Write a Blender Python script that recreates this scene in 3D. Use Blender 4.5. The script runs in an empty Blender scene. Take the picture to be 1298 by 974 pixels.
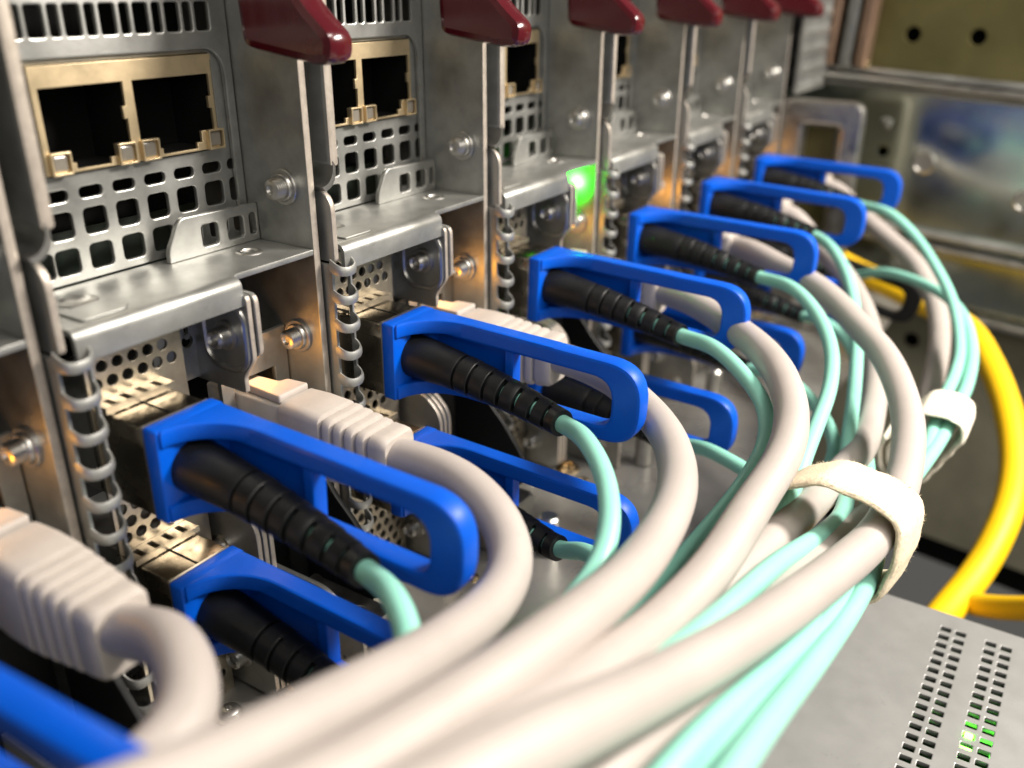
import bpy, bmesh, math, random
from mathutils import Vector, Matrix

# ------------------------------------------------------------------ camera, world, lamps, exposure
SC = bpy.context.scene
MM = 0.001                       # everything below is measured in millimetres
cam = bpy.data.cameras.new('camera'); cam_o = bpy.data.objects.new('camera', cam)
SC.collection.objects.link(cam_o); SC.camera = cam_o
RGT = Vector((0.54204, -0.84034, 0.00435)); UPV = Vector((0.33932, 0.22360, 0.91371)); FWD = Vector((0.76880, 0.49380, -0.40635))
CAM = Vector((-55.07, -106.82, 40.67))
cam_o.matrix_world = Matrix(((RGT.x, UPV.x, -FWD.x, CAM.x*MM), (RGT.y, UPV.y, -FWD.y, CAM.y*MM), (RGT.z, UPV.z, -FWD.z, CAM.z*MM), (0, 0, 0, 1)))
cam.sensor_width = 36.0; cam.lens = 31.73; cam.clip_start = 0.002; cam.clip_end = 20.0
cam.dof.use_dof = True; cam.dof.focus_distance = 0.155; cam.dof.aperture_fstop = 13.5; cam.dof.aperture_blades = 0

world = bpy.data.worlds.new('World'); SC.world = world; world.use_nodes = True
bg = world.node_tree.nodes['Background']; bg.inputs[0].default_value = (0.75, 0.72, 0.66, 1); bg.inputs[1].default_value = 0.135

def area(name, loc, target, size, power, col, sy=None):
    L = bpy.data.lights.new(name, 'AREA'); L.energy = power; L.color = col; L.size = size*MM
    if sy: L.shape = 'RECTANGLE'; L.size_y = sy*MM
    o = bpy.data.objects.new(name, L); SC.collection.objects.link(o)
    o.location = Vector(loc)*MM
    o.rotation_euler = (Vector(target)-Vector(loc)).to_track_quat('-Z', 'Y').to_euler()
    return o
area('aisle_lamp', (230, -270, 200), (95, -75, -40), 110, 3.1, (1.0, 0.925, 0.84), 60)
area('ceiling_lamp', (60, -400, 500), (60, 0, 0), 300, 2.3, (1.0, 0.935, 0.85), 120)
area('front_fill', (-190, -380, 230), (60, -20, -10), 420, 0.9, (1.0, 0.94, 0.85), 300)  # soft fill added from the camera side to lift the left-facing surfaces

SC.render.engine = 'CYCLES'
SC.cycles.use_denoising = True
SC.cycles.max_bounces = 8; SC.cycles.glossy_bounces = 4; SC.cycles.transmission_bounces = 6
SC.cycles.sample_clamp_indirect = 4.0
SC.view_settings.view_transform = 'Standard'; SC.view_settings.look = 'None'
SC.view_settings.exposure = 0.0; SC.view_settings.gamma = 1.0; SC.view_settings.use_curve_mapping = False

random.seed(4)
COL = SC.collection

# ------------------------------------------------------------------ materials
def mat(name, base, rough=0.5, metal=0.0, var=0.0, vscale=300, rvar=0.0, bump=0.0, bscale=1500, spec=0.5, coat=0.0, emit=None, estr=0.0, sss=0.0, trans=0.0, stretch=None, base2=None, speck=0.0):
    m = bpy.data.materials.new(name); m.use_nodes = True
    nt = m.node_tree; p = nt.nodes['Principled BSDF']
    p.inputs['Base Color'].default_value = (*base, 1); p.inputs['Roughness'].default_value = rough; p.inputs['Metallic'].default_value = metal
    p.inputs['Specular IOR Level'].default_value = spec; p.inputs['Coat Weight'].default_value = coat; p.inputs['Coat Roughness'].default_value = 0.12
    p.inputs['Transmission Weight'].default_value = trans
    if sss: p.inputs['Subsurface Weight'].default_value = sss; p.inputs['Subsurface Radius'].default_value = (0.0012, 0.0012, 0.0012); p.inputs['Subsurface Scale'].default_value = 1.0
    if emit: p.inputs['Emission Color'].default_value = (*emit, 1); p.inputs['Emission Strength'].default_value = estr
    if var or rvar or bump:
        tc = nt.nodes.new('ShaderNodeTexCoord'); src = tc.outputs['Object']
        if stretch:
            mp = nt.nodes.new('ShaderNodeMapping'); mp.inputs['Scale'].default_value = stretch
            nt.links.new(src, mp.inputs[0]); src = mp.outputs[0]
        n = nt.nodes.new('ShaderNodeTexNoise'); n.inputs['Scale'].default_value = vscale; n.inputs['Detail'].default_value = 5; n.inputs['Roughness'].default_value = 0.62
        nt.links.new(src, n.inputs['Vector'])
        if var:
            r = nt.nodes.new('ShaderNodeValToRGB'); r.color_ramp.elements[0].position = 0.3; r.color_ramp.elements[1].position = 0.72
            b2 = base2 or tuple(min(1, c*(1+var)) for c in base)
            r.color_ramp.elements[0].color = (*[c*(1-var) for c in base], 1); r.color_ramp.elements[1].color = (*b2, 1)
            nt.links.new(n.outputs['Fac'], r.inputs[0]); csrc = r.outputs[0]
            if speck:     # handling marks and settled dust
                n4 = nt.nodes.new('ShaderNodeTexNoise'); n4.inputs['Scale'].default_value = 520; n4.inputs['Detail'].default_value = 6; n4.inputs['Roughness'].default_value = 0.75
                nt.links.new(tc.outputs['Object'], n4.inputs['Vector'])
                r4 = nt.nodes.new('ShaderNodeValToRGB'); r4.color_ramp.elements[0].position = 0.60; r4.color_ramp.elements[1].position = 0.74
                r4.color_ramp.elements[0].color = (0, 0, 0, 1); r4.color_ramp.elements[1].color = (speck, speck, speck, 1)
                nt.links.new(n4.outputs['Fac'], r4.inputs[0])
                mx = nt.nodes.new('ShaderNodeMix'); mx.data_type = 'RGBA'; mx.blend_type = 'MIX'
                nt.links.new(r4.outputs[0], mx.inputs[0]); nt.links.new(csrc, mx.inputs[6]); mx.inputs[7].default_value = (*[c*0.45+0.05 for c in base], 1)
                csrc = mx.outputs[2]
            nt.links.new(csrc, p.inputs['Base Color'])
        if rvar:
            mr = nt.nodes.new('ShaderNodeMapRange'); mr.inputs['From Min'].default_value = 0.3; mr.inputs['From Max'].default_value = 0.7
            mr.inputs['To Min'].default_value = max(0.03, rough-rvar); mr.inputs['To Max'].default_value = min(1, rough+rvar)
            n3 = nt.nodes.new('ShaderNodeTexNoise'); n3.inputs['Scale'].default_value = vscale*0.6; n3.inputs['Detail'].default_value = 4
            nt.links.new(src, n3.inputs['Vector']); nt.links.new(n3.outputs['Fac'], mr.inputs[0]); nt.links.new(mr.outputs[0], p.inputs['Roughness'])
        if bump:
            n2 = nt.nodes.new('ShaderNodeTexNoise'); n2.inputs['Scale'].default_value = bscale; n2.inputs['Detail'].default_value = 3
            nt.links.new(src, n2.inputs['Vector'])
            b = nt.nodes.new('ShaderNodeBump'); b.inputs['Strength'].default_value = bump; b.inputs['Distance'].default_value = 0.0001
            nt.links.new(n2.outputs['Fac'], b.inputs['Height']); nt.links.new(b.outputs[0], p.inputs['Normal'])
    return m
M = {}
M['steel'] = mat('galvanised_steel', (0.385, 0.387, 0.368), 0.42, 0.82, 0.20, 150, 0.11, 0.14, 2600, speck=0.45)
M['steel_dark'] = mat('dull_steel', (0.37, 0.375, 0.36), 0.42, 0.90, 0.16, 220, 0.10, 0.12, 2200, speck=0.45)
M['steel_bright'] = mat('bright_steel', (0.50, 0.49, 0.465), 0.36, 1.0, 0.10, 500, 0.08, 0.06, 3000)
M['edge'] = mat('sheared_edge', (0.44, 0.39, 0.335), 0.5, 0.6, 0.15, 700, 0.08, 0.2, 3000)
M['nickel'] = mat('nickel_shell', (0.30, 0.265, 0.21), 0.27, 1.0, 0.08, 350, 0.06, 0.05, 2600)
M['gold'] = mat('gold_plate', (0.60, 0.48, 0.30), 0.42, 0.85, 0.10, 400, 0.06, 0.10, 2200)
M['card'] = mat('dull_gilt_plate', (0.42, 0.375, 0.30), 0.38, 0.95, 0.14, 400, 0.08, 0.10, 2200)
M['brass'] = mat('brass_screw', (0.72, 0.55, 0.33), 0.22, 1.0, 0.1, 700)
M['blue'] = mat('blue_plastic', (0.0, 0.078, 0.52), 0.41, 0.0, 0.05, 200, 0.09, 0.08, 900, spec=0.26, speck=0.35, sss=0.06)
M['black'] = mat('black_rubber', (0.005, 0.0055, 0.006), 0.46, 0.0, 0.25, 500, 0.08, 0.15, 1800, spec=0.4)
M['black_tab'] = mat('black_plastic_and_shade', (0.008, 0.008, 0.008), 0.5, spec=0.3)  # black of the far pull tab; on the lower wing it is painted shade
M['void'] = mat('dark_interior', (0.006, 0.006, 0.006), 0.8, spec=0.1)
M['board'] = mat('green_board', (0.002, 0.008, 0.003), 0.5, 0.0, 0.6, 600)
M['aqua'] = mat('aqua_jacket', (0.26, 0.60, 0.49), 0.38, 0.0, 0.05, 90, 0.05, 0.05, 1600, sss=0.12, speck=0.3)
M['grey'] = mat('grey_jacket', (0.405, 0.362, 0.334), 0.45, 0.0, 0.07, 70, 0.05, 0.06, 1500, sss=0.10, speck=0.3)
M['grey_boot'] = mat('grey_boot', (0.42, 0.375, 0.335), 0.50, 0.0, 0.06, 300, 0.05, 0.06, 1500, sss=0.10, speck=0.3)
M['clear'] = mat('clear_plastic', (0.75, 0.72, 0.66), 0.18, 0.0, spec=0.5, trans=0.55)
M['velcro'] = mat('hook_tape', (0.68, 0.585, 0.43), 0.9, 0.0, 0.18, 1400, 0.0, 0.9, 2600, spec=0.2)
M['velcro_white'] = mat('white_hook_tape', (0.86, 0.80, 0.68), 0.85, 0.0, 0.08, 1200, 0.0, 0.9, 2600, spec=0.2)
M['frost'] = mat('frosted_plastic', (0.62, 0.58, 0.50), 0.35, 0.0, 0.1, 200, 0.1, spec=0.5, trans=0.45)
M['red'] = mat('maroon_plastic', (0.066, 0.004, 0.008), 0.20, 0.0, 0.08, 200, 0.04, 0.08, 700, spec=0.6, coat=0.3)
M['yellow'] = mat('yellow_jacket', (0.84, 0.51, 0.0), 0.55, 0.0, 0.05, 150, 0.05)
M['olive'] = mat('olive_paint', (0.075, 0.066, 0.022), 0.45, 0.3, 0.25, 45, 0.1, 0.1, 800)
M['olive_grey'] = mat('olive_grey_paint', (0.20, 0.19, 0.135), 0.45, 0.3, 0.2, 45, 0.1, 0.1, 800)
M['mirror'] = mat('polished_panel', (0.52, 0.56, 0.50), 0.19, 1.0, 0.12, 60, 0.05, 0.05, 300)
M['tray'] = mat('glossy_tray', (0.34, 0.33, 0.305), 0.30, 0.6, 0.14, 90, 0.08, 0.06, 500)
M['copper'] = mat('copper_tinted_post', (0.36, 0.24, 0.17), 0.4, 0.8, 0.2, 80)
M['cover'] = mat('silver_grey_cover', (0.27, 0.27, 0.265), 0.44, 0.45, 0.03, 300, 0.04, 0.08, 2400, speck=0.45)
M['lens'] = mat('led_lens', (0.17, 0.155, 0.13), 0.18, 0.0, 0.1, 600, spec=0.6, sss=0.2)
M['amber'] = mat('amber_led', (0.9, 0.4, 0.02), 0.3, emit=(1.0, 0.36, 0.02), estr=5.0)
M['green'] = mat('green_led', (0.05, 0.9, 0.05), 0.3, emit=(0.12, 1.0, 0.03), estr=30.0)

# ------------------------------------------------------------------ mesh helpers (mm in, metres out)
class MB:
    def __init__(self): self.v = []; self.f = []; self.mi = []; self.mats = []
    def slot(self, m):
        if m not in self.mats: self.mats.append(m)
        return self.mats.index(m)
    def add(self, vs, fs, m='steel', T=None):
        b = len(self.v); s = self.slot(m)
        for p in vs:
            p = Vector(p)
            self.v.append(T @ p if T else p)
        for f in fs: self.f.append([i+b for i in f]); self.mi.append(s)
        return self
    def box(self, a, b, m='steel'):
        (x0, y0, z0), (x1, y1, z1) = a, b
        vs = [(x, y, z) for z in (z0, z1) for y in (y0, y1) for x in (x0, x1)]
        return self.add(vs, [(0, 2, 3, 1), (4, 5, 7, 6), (0, 1, 5, 4), (2, 6, 7, 3), (0, 4, 6, 2), (1, 3, 7, 5)], m)
    def sheet(self, outline, holes, plane, at, thick, bevel=0.12, m='steel', T=None, edge=None):
        vs, fs = sheet_data(outline, holes, plane, at, thick, bevel)
        if edge:      # raw sheared front edge of a plate
            def front(f):
                n = Vector((0, 0, 0)); p = [Vector(vs[i]) for i in f]
                for i in range(len(p)): n += p[i-1].cross(p[i])
                return n.length > 1e-9 and n.normalized().y < -0.55
            self.add(vs, [f for f in fs if front(f)], edge, T)
            return self.add(vs, [f for f in fs if not front(f)], m, T)
        return self.add(vs, fs, m, T)
    def lathe(self, prof, c, axis='x', sign=1, n=20, m='steel', seg_mod=None):
        # prof: (along, radius) pairs; axis direction times sign
        vs = []; fs = []
        ax = {'x': (Vector((1, 0, 0)), Vector((0, 1, 0)), Vector((0, 0, 1))), 'y': (Vector((0, 1, 0)), Vector((0, 0, 1)), Vector((1, 0, 0))), 'z': (Vector((0, 0, 1)), Vector((1, 0, 0)), Vector((0, 1, 0)))}[axis]
        for (a, r) in prof:
            for k in range(n):
                t = 2*math.pi*k/n; rr = r*(seg_mod(t) if seg_mod else 1)
                vs.append(Vector(c)+ax[0]*a*sign+ax[1]*rr*math.cos(t)+ax[2]*rr*math.sin(t))
        for i in range(len(prof)-1):
            for k in range(n):
                q = (i*n+k, i*n+(k+1) % n, (i+1)*n+(k+1) % n, (i+1)*n+k)
                fs.append(q if sign > 0 else q[::-1])
        fs.append(tuple(range((len(prof)-1)*n, len(prof)*n)) if sign > 0 else tuple(reversed(range((len(prof)-1)*n, len(prof)*n))))
        fs.append(tuple(reversed(range(n))) if sign > 0 else tuple(range(n)))
        return self.add(vs, fs, m)
    def tube(self, pts, rad, n=16, m='grey', cap=True):
        vs, fs = tube_data(pts, rad, n, cap)
        return self.add(vs, fs, m)
    def mesh(self, name, smooth=40):
        me = bpy.data.meshes.new(name)
        me.from_pydata([v*MM for v in self.v], [], self.f)
        for m in self.mats: me.materials.append(M[m])
        me.polygons.foreach_set('material_index', self.mi)
        me.validate(); me.update()
        if smooth:
            me.polygons.foreach_set('use_smooth', [True]*len(me.polygons))
            me.set_sharp_from_angle(angle=math.radians(smooth))
        return me

_cache = {}
def sheet_data(outline, holes, plane, at, thick, bevel):
    """a flat plate with real cut-outs and slightly broken edges; 'at' is the low side of its thickness"""
    cu = bpy.data.curves.new('tmp', 'CURVE'); cu.dimensions = '2D'; cu.fill_mode = 'BOTH'
    bevel = min(bevel, thick*0.49)
    cu.extrude = max(1e-4, thick/2-bevel); cu.bevel_depth = bevel; cu.bevel_resolution = 1; cu.offset = -bevel
    for lp in [outline]+list(holes):
        s = cu.splines.new('POLY'); s.points.add(len(lp)-1); s.use_cyclic_u = True
        for p, q in zip(s.points, lp): p.co = (q[0], q[1], 0, 1)
    o = bpy.data.objects.new('tmp', cu); COL.objects.link(o)
    dg = bpy.context.evaluated_depsgraph_get(); dg.update()
    me = bpy.data.meshes.new_from_object(o.evaluated_get(dg))
    mid = at+thick/2
    fn = {'yz': lambda c: (c.z+mid, c.x, c.y), 'xz': lambda c: (c.x, mid-c.z, c.y), 'xy': lambda c: (c.x, c.y, c.z+mid)}[plane]
    vs = [fn(v.co) for v in me.vertices]; fs = [tuple(p.vertices) for p in me.polygons]
    bpy.data.objects.remove(o); bpy.data.curves.remove(cu); bpy.data.meshes.remove(me)
    return vs, fs

def rrect(x0, x1, y0, y1, r=0.6, n=3):
    out = []
    for cx, cy, a0 in ((x1-r, y1-r, 0), (x0+r, y1-r, 90), (x0+r, y0+r, 180), (x1-r, y0+r, 270)):
        for k in range(n+1):
            a = math.radians(a0+90*k/n); out.append((cx+r*math.cos(a), cy+r*math.sin(a)))
    return out
def circ(x, y, r, n=14): return [(x+r*math.cos(2*math.pi*k/n), y+r*math.sin(2*math.pi*k/n)) for k in range(n)]
def rounded(pts, r, n=4):
    """polygon with its corners rounded; r may be one number or one per corner"""
    out = []; N = len(pts)
    for i in range(N):
        p = Vector(pts[i]); a = Vector(pts[i-1])-p; b = Vector(pts[(i+1) % N])-p
        rr = r[i] if isinstance(r, (list, tuple)) else r
        if rr <= 0: out.append(tuple(p)); continue
        d = min(rr, a.length*0.45, b.length*0.45)
        A = p+a.normalized()*d; B = p+b.normalized()*d
        for k in range(n+1):
            t = k/n; out.append(tuple(A*(1-t)**2+p*2*t*(1-t)+B*t*t))
    return out
def smooth_path(pts, step):
    pts = [Vector(p) for p in pts]; out = []
    P = [pts[0]*2-pts[1]]+pts+[pts[-1]*2-pts[-2]]
    for i in range(1, len(P)-2):
        p0, p1, p2, p3 = P[i-1:i+3]
        t0 = 0; t1 = t0+max(1e-6, (p1-p0).length)**0.5; t2 = t1+max(1e-6, (p2-p1).length)**0.5; t3 = t2+max(1e-6, (p3-p2).length)**0.5
        n = max(2, int((p2-p1).length/step))
        for k in range(n):
            t = t1+(t2-t1)*k/n
            a1 = p0*((t1-t)/(t1-t0))+p1*((t-t0)/(t1-t0)); a2 = p1*((t2-t)/(t2-t1))+p2*((t-t1)/(t2-t1)); a3 = p2*((t3-t)/(t3-t2))+p3*((t-t2)/(t3-t2))
            b1 = a1*((t2-t)/(t2-t0))+a2*((t-t0)/(t2-t0)); b2 = a2*((t3-t)/(t3-t1))+a3*((t-t1)/(t3-t1))
            out.append(b1*((t2-t)/(t2-t1))+b2*((t-t1)/(t2-t1)))
    out.append(pts[-1])
    return out
def relax(pts, it=6):
    for _ in range(it):
        q = pts[:]
        for i in range(1, len(pts)-1): q[i] = pts[i]*0.5+(pts[i-1]+pts[i+1])*0.25
        pts = q
    return pts
def tube_data(pts, rad, n, cap):
    pts = [Vector(p) for p in pts]; vs = []; fs = []
    N = len(pts); R = rad if isinstance(rad, (list, tuple)) else [rad]*N
    t = (pts[1]-pts[0]).normalized(); u = t.orthogonal().normalized()
    if abs(t.z) < 0.9: u = (Vector((0, 0, 1))-t*t.z).normalized()
    for i in range(N):
        tn = (pts[min(i+1, N-1)]-pts[max(i-1, 0)]).normalized()
        u = (u-tn*u.dot(tn)).normalized(); w = tn.cross(u)
        for k in range(n):
            a = 2*math.pi*k/n; vs.append(pts[i]+(u*math.cos(a)+w*math.sin(a))*R[i])
    for i in range(N-1):
        for k in range(n): fs.append((i*n+k, i*n+(k+1) % n, (i+1)*n+(k+1) % n, (i+1)*n+k))
    if cap: fs.append(tuple(reversed(range(n)))); fs.append(tuple(range((N-1)*n, N*n)))
    return vs, fs
def loft(sections, cap=True):
    n = len(sections[0]); vs = [p for s in sections for p in s]; fs = []
    for i in range(len(sections)-1):
        for k in range(n): fs.append((i*n+k, i*n+(k+1) % n, (i+1)*n+(k+1) % n, (i+1)*n+k))
    if cap: fs.append(tuple(reversed(range(n)))); fs.append(tuple(range((len(sections)-1)*n, len(sections)*n)))
    return vs, fs

# ------------------------------------------------------------------ object helpers
def thing(name, label, cat, loc=(0, 0, 0), group=None):
    o = bpy.data.objects.new(name, None); COL.objects.link(o); o.empty_display_size = 0.005
    o.location = Vector(loc)*MM; o['label'] = label; o['category'] = cat
    if group: o['group'] = group
    return o
def part(name, me, parent=None, loc=(0, 0, 0), label=None, kind=None):
    if isinstance(me, MB): me = me.mesh(name)
    o = bpy.data.objects.new(name, me); COL.objects.link(o); o.location = Vector(loc)*MM
    if parent: o.parent = parent
    if label: o['label'] = label
    if kind: o['kind'] = kind
    return o

# ------------------------------------------------------------------ server modules
PITCH = 50.0
MESH = {}
def shared(key, fn):
    if key not in MESH: MESH[key] = fn().mesh(key)
    return MESH[key]

ZT, ZB = 92.0, -77.5
def m_side_wall():
    out = rounded([(0, ZB), (60, ZB), (60, ZT), (0, ZT)], 0)
    return MB().sheet(out, [circ(30, 60, 3)], 'yz', 50.0, 1.4, 0.15, 'steel_dark', edge='edge')
def m_left_wall():
    b = MB()
    # hemmed front edge: a thick rounded plate
    b.sheet(rounded([(-1.6, 13.2), (15, 13.2), (15, ZT), (-1.6, ZT)], 0), [], 'yz', 3.9, 2.1, 0.7, 'steel_dark', edge='edge')
    # the foot of the plate curls towards the neighbour
    prof = [(4.4, 14.0)]; 
    for k in range(9):
        a = math.radians(0-90*k/8); prof.append((1.6+2.8*math.cos(a), 13.2+3.0*math.sin(a)))
    outer = prof+[(1.6, 11.1)]
    for k in range(9):
        a = math.radians(-90+90*k/8); outer.append((1.6+4.2*math.cos(a)*0.9, 13.2+2.1*math.sin(a)-0*a))
    vs = []; n = len(prof)
    for y in (-1.6, 8.0):
        for (x, z) in prof: vs.append((x, y, z))
        for (x, z) in prof: vs.append((x+0.55, y, z-0.75))
    fs = []
    for i in range(n-1):
        fs.append((i, i+1, 2*n+i+1, 2*n+i)); fs.append((n+i, 2*n+n+i, 2*n+n+i+1, n+i+1)); fs.append((i, n+i, n+i+1, i+1))
    fs.append((n-1, 2*n-1, 4*n-1, 3*n-1))
    b.add(vs, fs, 'steel_bright')
    return b
def m_guide_tab():
    return MB().sheet(rounded([(-2.2, -2.6), (12, -2.6), (12, 9.4), (-2.2, 9.4)], [0.8, 0, 0, 3.6], 6), [], 'yz', 2.5, 1.1, 0.2, 'steel', edge='edge')
def m_gasket():
    b = MB()
    b.sheet(rounded([(-2.1, -75), (9, -75), (9, -2.8), (-2.1, -2.8)], 0.5), [], 'yz', 1.7, 0.6, 0.1, 'steel_dark')
    b.sheet([(-1.9, -75), (-1.1, -75), (-1.1, -3.0), (-1.9, -3.0)], [], 'yz', 6.3, 0.5, 0.1, 'steel')
    return b
def m_finger():
    # one rung of the spring gasket: a strip that wraps round the front edge
    path = [(1.9, -1.7), (1.9, -2.6), (2.2, -3.6), (3.0, -4.2), (4.2, -4.2), (5.4, -3.9), (6.2, -3.2), (6.5, -2.3), (6.5, -1.4)]
    P = relax([Vector((x, y, 0)) for x, y in smooth_path_2d(path, 0.3)], 3)
    secs = []
    for i, p in enumerate(P):
        t = (P[min(i+1, len(P)-1)]-P[max(i-1, 0)]).normalized(); nrm = Vector((t.y, -t.x, 0))
        f = i/(len(P)-1)
        up = 0.9*(abs(f-0.5)*2)**2.2          # the ends sweep upward into the flanges
        hw = 0.80+0.45*(abs(f-0.5)*2)**3
        c = p+Vector((0, 0, up))
        sec = []
        for k in range(8):
            a = 2*math.pi*k/8+math.pi/8
            sec.append(c+nrm*0.30*math.cos(a)*1.05+Vector((0, 0, 1))*hw*math.sin(a)*1.05)
        secs.append(sec)
    vs, fs = loft(secs)
    return MB().add(vs, fs, 'steel')
def smooth_path_2d(p, step): return [(q.x, q.y) for q in smooth_path([Vector((a, b, 0)) for a, b in p], step)]

def m_back_panel():
    b = MB(); holes = []
    xs = [16.6, 22.1, 27.6, 33.1, 38.6, 44.1, 48.3]
    for x in xs:
        w = 1.9 if x < 48 else 0.95
        holes.append(rrect(x-w, x+w, 11.9, 13.6, 0.7)); holes.append(rrect(x-w, x+w, 6.6, 10.5, 0.75)); holes.append(rrect(x-w, x+w, 1.4, 5.2, 0.75))
    holes.append(rrect(11.5, 14.4, 6.6, 10.5, 0.7)); holes.append(rrect(11.5, 14.4, 1.4, 5.2, 0.7))
    holes.append(rrect(15.4, 46.4, 16.0, 30.4, 0.5))          # window for the twin jack
    b.sheet([(6.2, 0.2), (49.9, 0.2), (49.9, 31.2), (6.2, 31.2)], holes, 'xz', 15.6, 0.8, 0.14, 'steel')
    # upper part stands a little proud, with rounded window corner and ventilation slots
    up = []
    x = 12.6; i = 0
    while x < 47.5:
        w = 1.25 if i % 2 == 0 else 0.75
        up.append(rrect(x-w, x+w, 33.7, 37.8, 0.4)); up.append(rrect(x-w, x+w, 40.0, 44.2, 0.4)); x += 2.72; i += 1
    fr = [(6.2, 31.0), (44.6, 31.0)]
    for k in range(7):
        a = math.radians(90-90*k/6); fr.append((44.6+3.6*math.cos(a), 27.4+3.6*math.sin(a)))
    fr += [(48.2, 0.2), (49.9, 0.2), (49.9, ZT), (6.2, ZT)]
    b.sheet(fr, up, 'xz', 14.7, 0.85, 0.25, 'steel')
    return b
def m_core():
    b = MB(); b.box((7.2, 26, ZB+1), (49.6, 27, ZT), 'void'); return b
def m_board():
    return MB().sheet([(8, 0.6), (48.5, 0.6), (48.5, 11), (8, 11)], [], 'xz', 21.5, 1.2, 0.1, 'board')
def m_jack_shield():
    b = MB()
    def jack(x0, x1):
        return [(x0, 27.4), (x0, 18.9), (x0+2.7, 18.9), (x0+2.7, 17.2), (x0+3.7, 17.2), (x0+3.7, 16.3), (x1-3.7, 16.3), (x1-3.7, 17.2), (x1-2.7, 17.2), (x1-2.7, 18.9), (x1, 18.9), (x1, 22.2), (x1-0.55, 22.2), (x1-0.55, 24.0), (x1, 24.0), (x1, 27.4)]
    b.sheet([(15.5, 15.9), (45.5, 15.9), (45.5, 30.3), (15.5, 30.3)], [jack(16.4, 29.4), jack(31.0, 44.9)], 'xz', 14.6, 0.6, 0.08, 'gold')
    b.box((15.6, 15.2, 29.4), (46.2, 24, 30.2), 'gold')
    return b
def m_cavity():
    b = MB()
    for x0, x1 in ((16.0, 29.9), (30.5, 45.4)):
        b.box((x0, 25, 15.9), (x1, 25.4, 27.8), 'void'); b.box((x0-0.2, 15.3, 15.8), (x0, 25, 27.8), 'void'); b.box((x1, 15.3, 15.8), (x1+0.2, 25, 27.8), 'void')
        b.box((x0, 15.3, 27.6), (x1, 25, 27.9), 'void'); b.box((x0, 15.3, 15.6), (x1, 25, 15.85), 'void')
    return b
def m_lens():
    return MB().sheet(rrect(-1.15, 1.15, -1.15, 1.15, 0.35), [], 'xz', -0.25, 1.2, 0.3, 'lens')
def m_lens_frame():
    return MB().sheet(rrect(-1.55, 1.55, -1.55, 1.55, 0.15), [rrect(-1.28, 1.28, -1.28, 1.28, 0.3)], 'xz', -0.5, 1.0, 0.06, 'gold')
def m_shelf():
    b = MB()
    out = rounded([(4.8, -0.6), (32.5, -0.6), (33.6, 0.0), (49.9, 0.0), (49.9, 15.5), (7.4, 15.5), (7.4, 7.0), (4.8, 7.0)], 0)
    b.sheet(out, [circ(43.0, 7.6, 1.25)], 'xy', -1.0, 1.0, 0.16, 'steel')
    # rolled front lip: sheet bent down, drawn in profile and run along x
    prof = [(-0.4, 0.0)]
    for k in range(7):
        a = math.radians(90+90*k/6); prof.append((-0.8+1.5*math.cos(a), -1.5+1.5*math.sin(a)))
    prof += [(-2.3, -4.4), (-1.45, -4.4)]
    for k in range(7):
        a = math.radians(180-90*k/6); prof.append((-0.8+0.65*math.cos(a), -1.5+0.65*math.sin(a)))
    prof += [(-0.4, -0.85)]
    b.sheet(prof, [], 'yz', 4.8, 27.6, 0.10, 'steel')
    # raised rim round the hole and the extruded boss at the other end
    b.lathe([(0, 2.3), (0.12, 2.2), (0.32, 1.75), (0.30, 1.45), (-0.2, 1.25)], (43.0, 7.6, 0), 'z', 1, 22, 'steel_bright')
    b.lathe([(0, 2.9), (0.15, 2.8), (0.45, 2.1), (0.55, 1.0), (0.5, 0.05)], (12.4, 8.2, 0), 'z', 1, 22, 'steel_bright')
    b.sheet(rounded([(7.6, -0.2), (14.2, -0.2), (15.4, 1.0), (15.4, 5.4), (7.6, 5.4)], 0.6), [], 'xy', 0.02, 0.35, 0.15, 'steel')
    return b
def m_shelf_tab():
    hs = [rrect(x-1.7, x+1.7, 1.2, 4.8, 0.6) for x in (39.6, 44.9)]+[rrect(47.9, 49.3, 1.2, 4.8, 0.5)]
    b = MB().sheet(rounded([(31.2, 0.0), (49.9, 0.0), (49.9, 6.3), (34.6, 6.7), (33.6, 6.0), (31.3, 2.0)], [0.3, 0, 0, 0.8, 0.8, 0.8]), hs, 'xz', 12.4, 1.0, 0.2, 'steel')
    return b
def m_bracket():
    b = MB()
    o1 = rounded([(-3.0, -2.6), (12, -2.6), (12, -19.4), (-0.4, -19.4), (-0.4, -16.6), (-3.0, -13.2)], [1.2, 0, 0, 0.3, 0.8, 0.8])
    o2 = rounded([(-3.5, -2.6), (12, -2.6), (12, -13.8), (-1.6, -13.8), (-3.5, -12.4)], [1.6, 0, 0, 0.6, 0.8])
    b.sheet(o1, [], 'yz', 32.2, 0.9, 0.15, 'steel_dark', edge='edge'); b.sheet(o2, [], 'yz', 33.3, 0.9, 0.2, 'steel', edge='edge')
    # pressed recess: a rounded ridge round the bolt
    ring = rrect(-2.0, 7.6, -15.6, -4.4, 3.4, 7)
    pts = [Vector((32.15, y, z)) for y, z in ring]; pts.append(pts[0]); pts.append(pts[1])
    b.tube(pts, 0.55, 8, 'steel_bright', False)
    return b
def m_rear_bracket():
    return MB().sheet([(24, -19), (33.4, -19), (33.4, -1.2), (24, -1.2)], [rrect(30.4, 31.2, -12, -5, 0.35), circ(30.8, -12.4, 1.1)], 'xz', 10.5, 0.9, 0.12, 'steel_dark')
def m_low_bracket():
    b = MB()
    for i, x in enumerate((27.4, 28.5, 29.6)):
        d = 0.25*i
        b.sheet(rounded([(-4.2-d, -75.5), (-1.5, -77.2), (12, -77.2), (12, -37.0+d), (-0.2, -37.0+d), (-4.2-d, -41.0+d)], [0.6, 0.6, 0, 0, 2.6, 2.6]), [], 'yz', x, 0.95, 0.15, 'steel', edge='edge')
    return b
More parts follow.
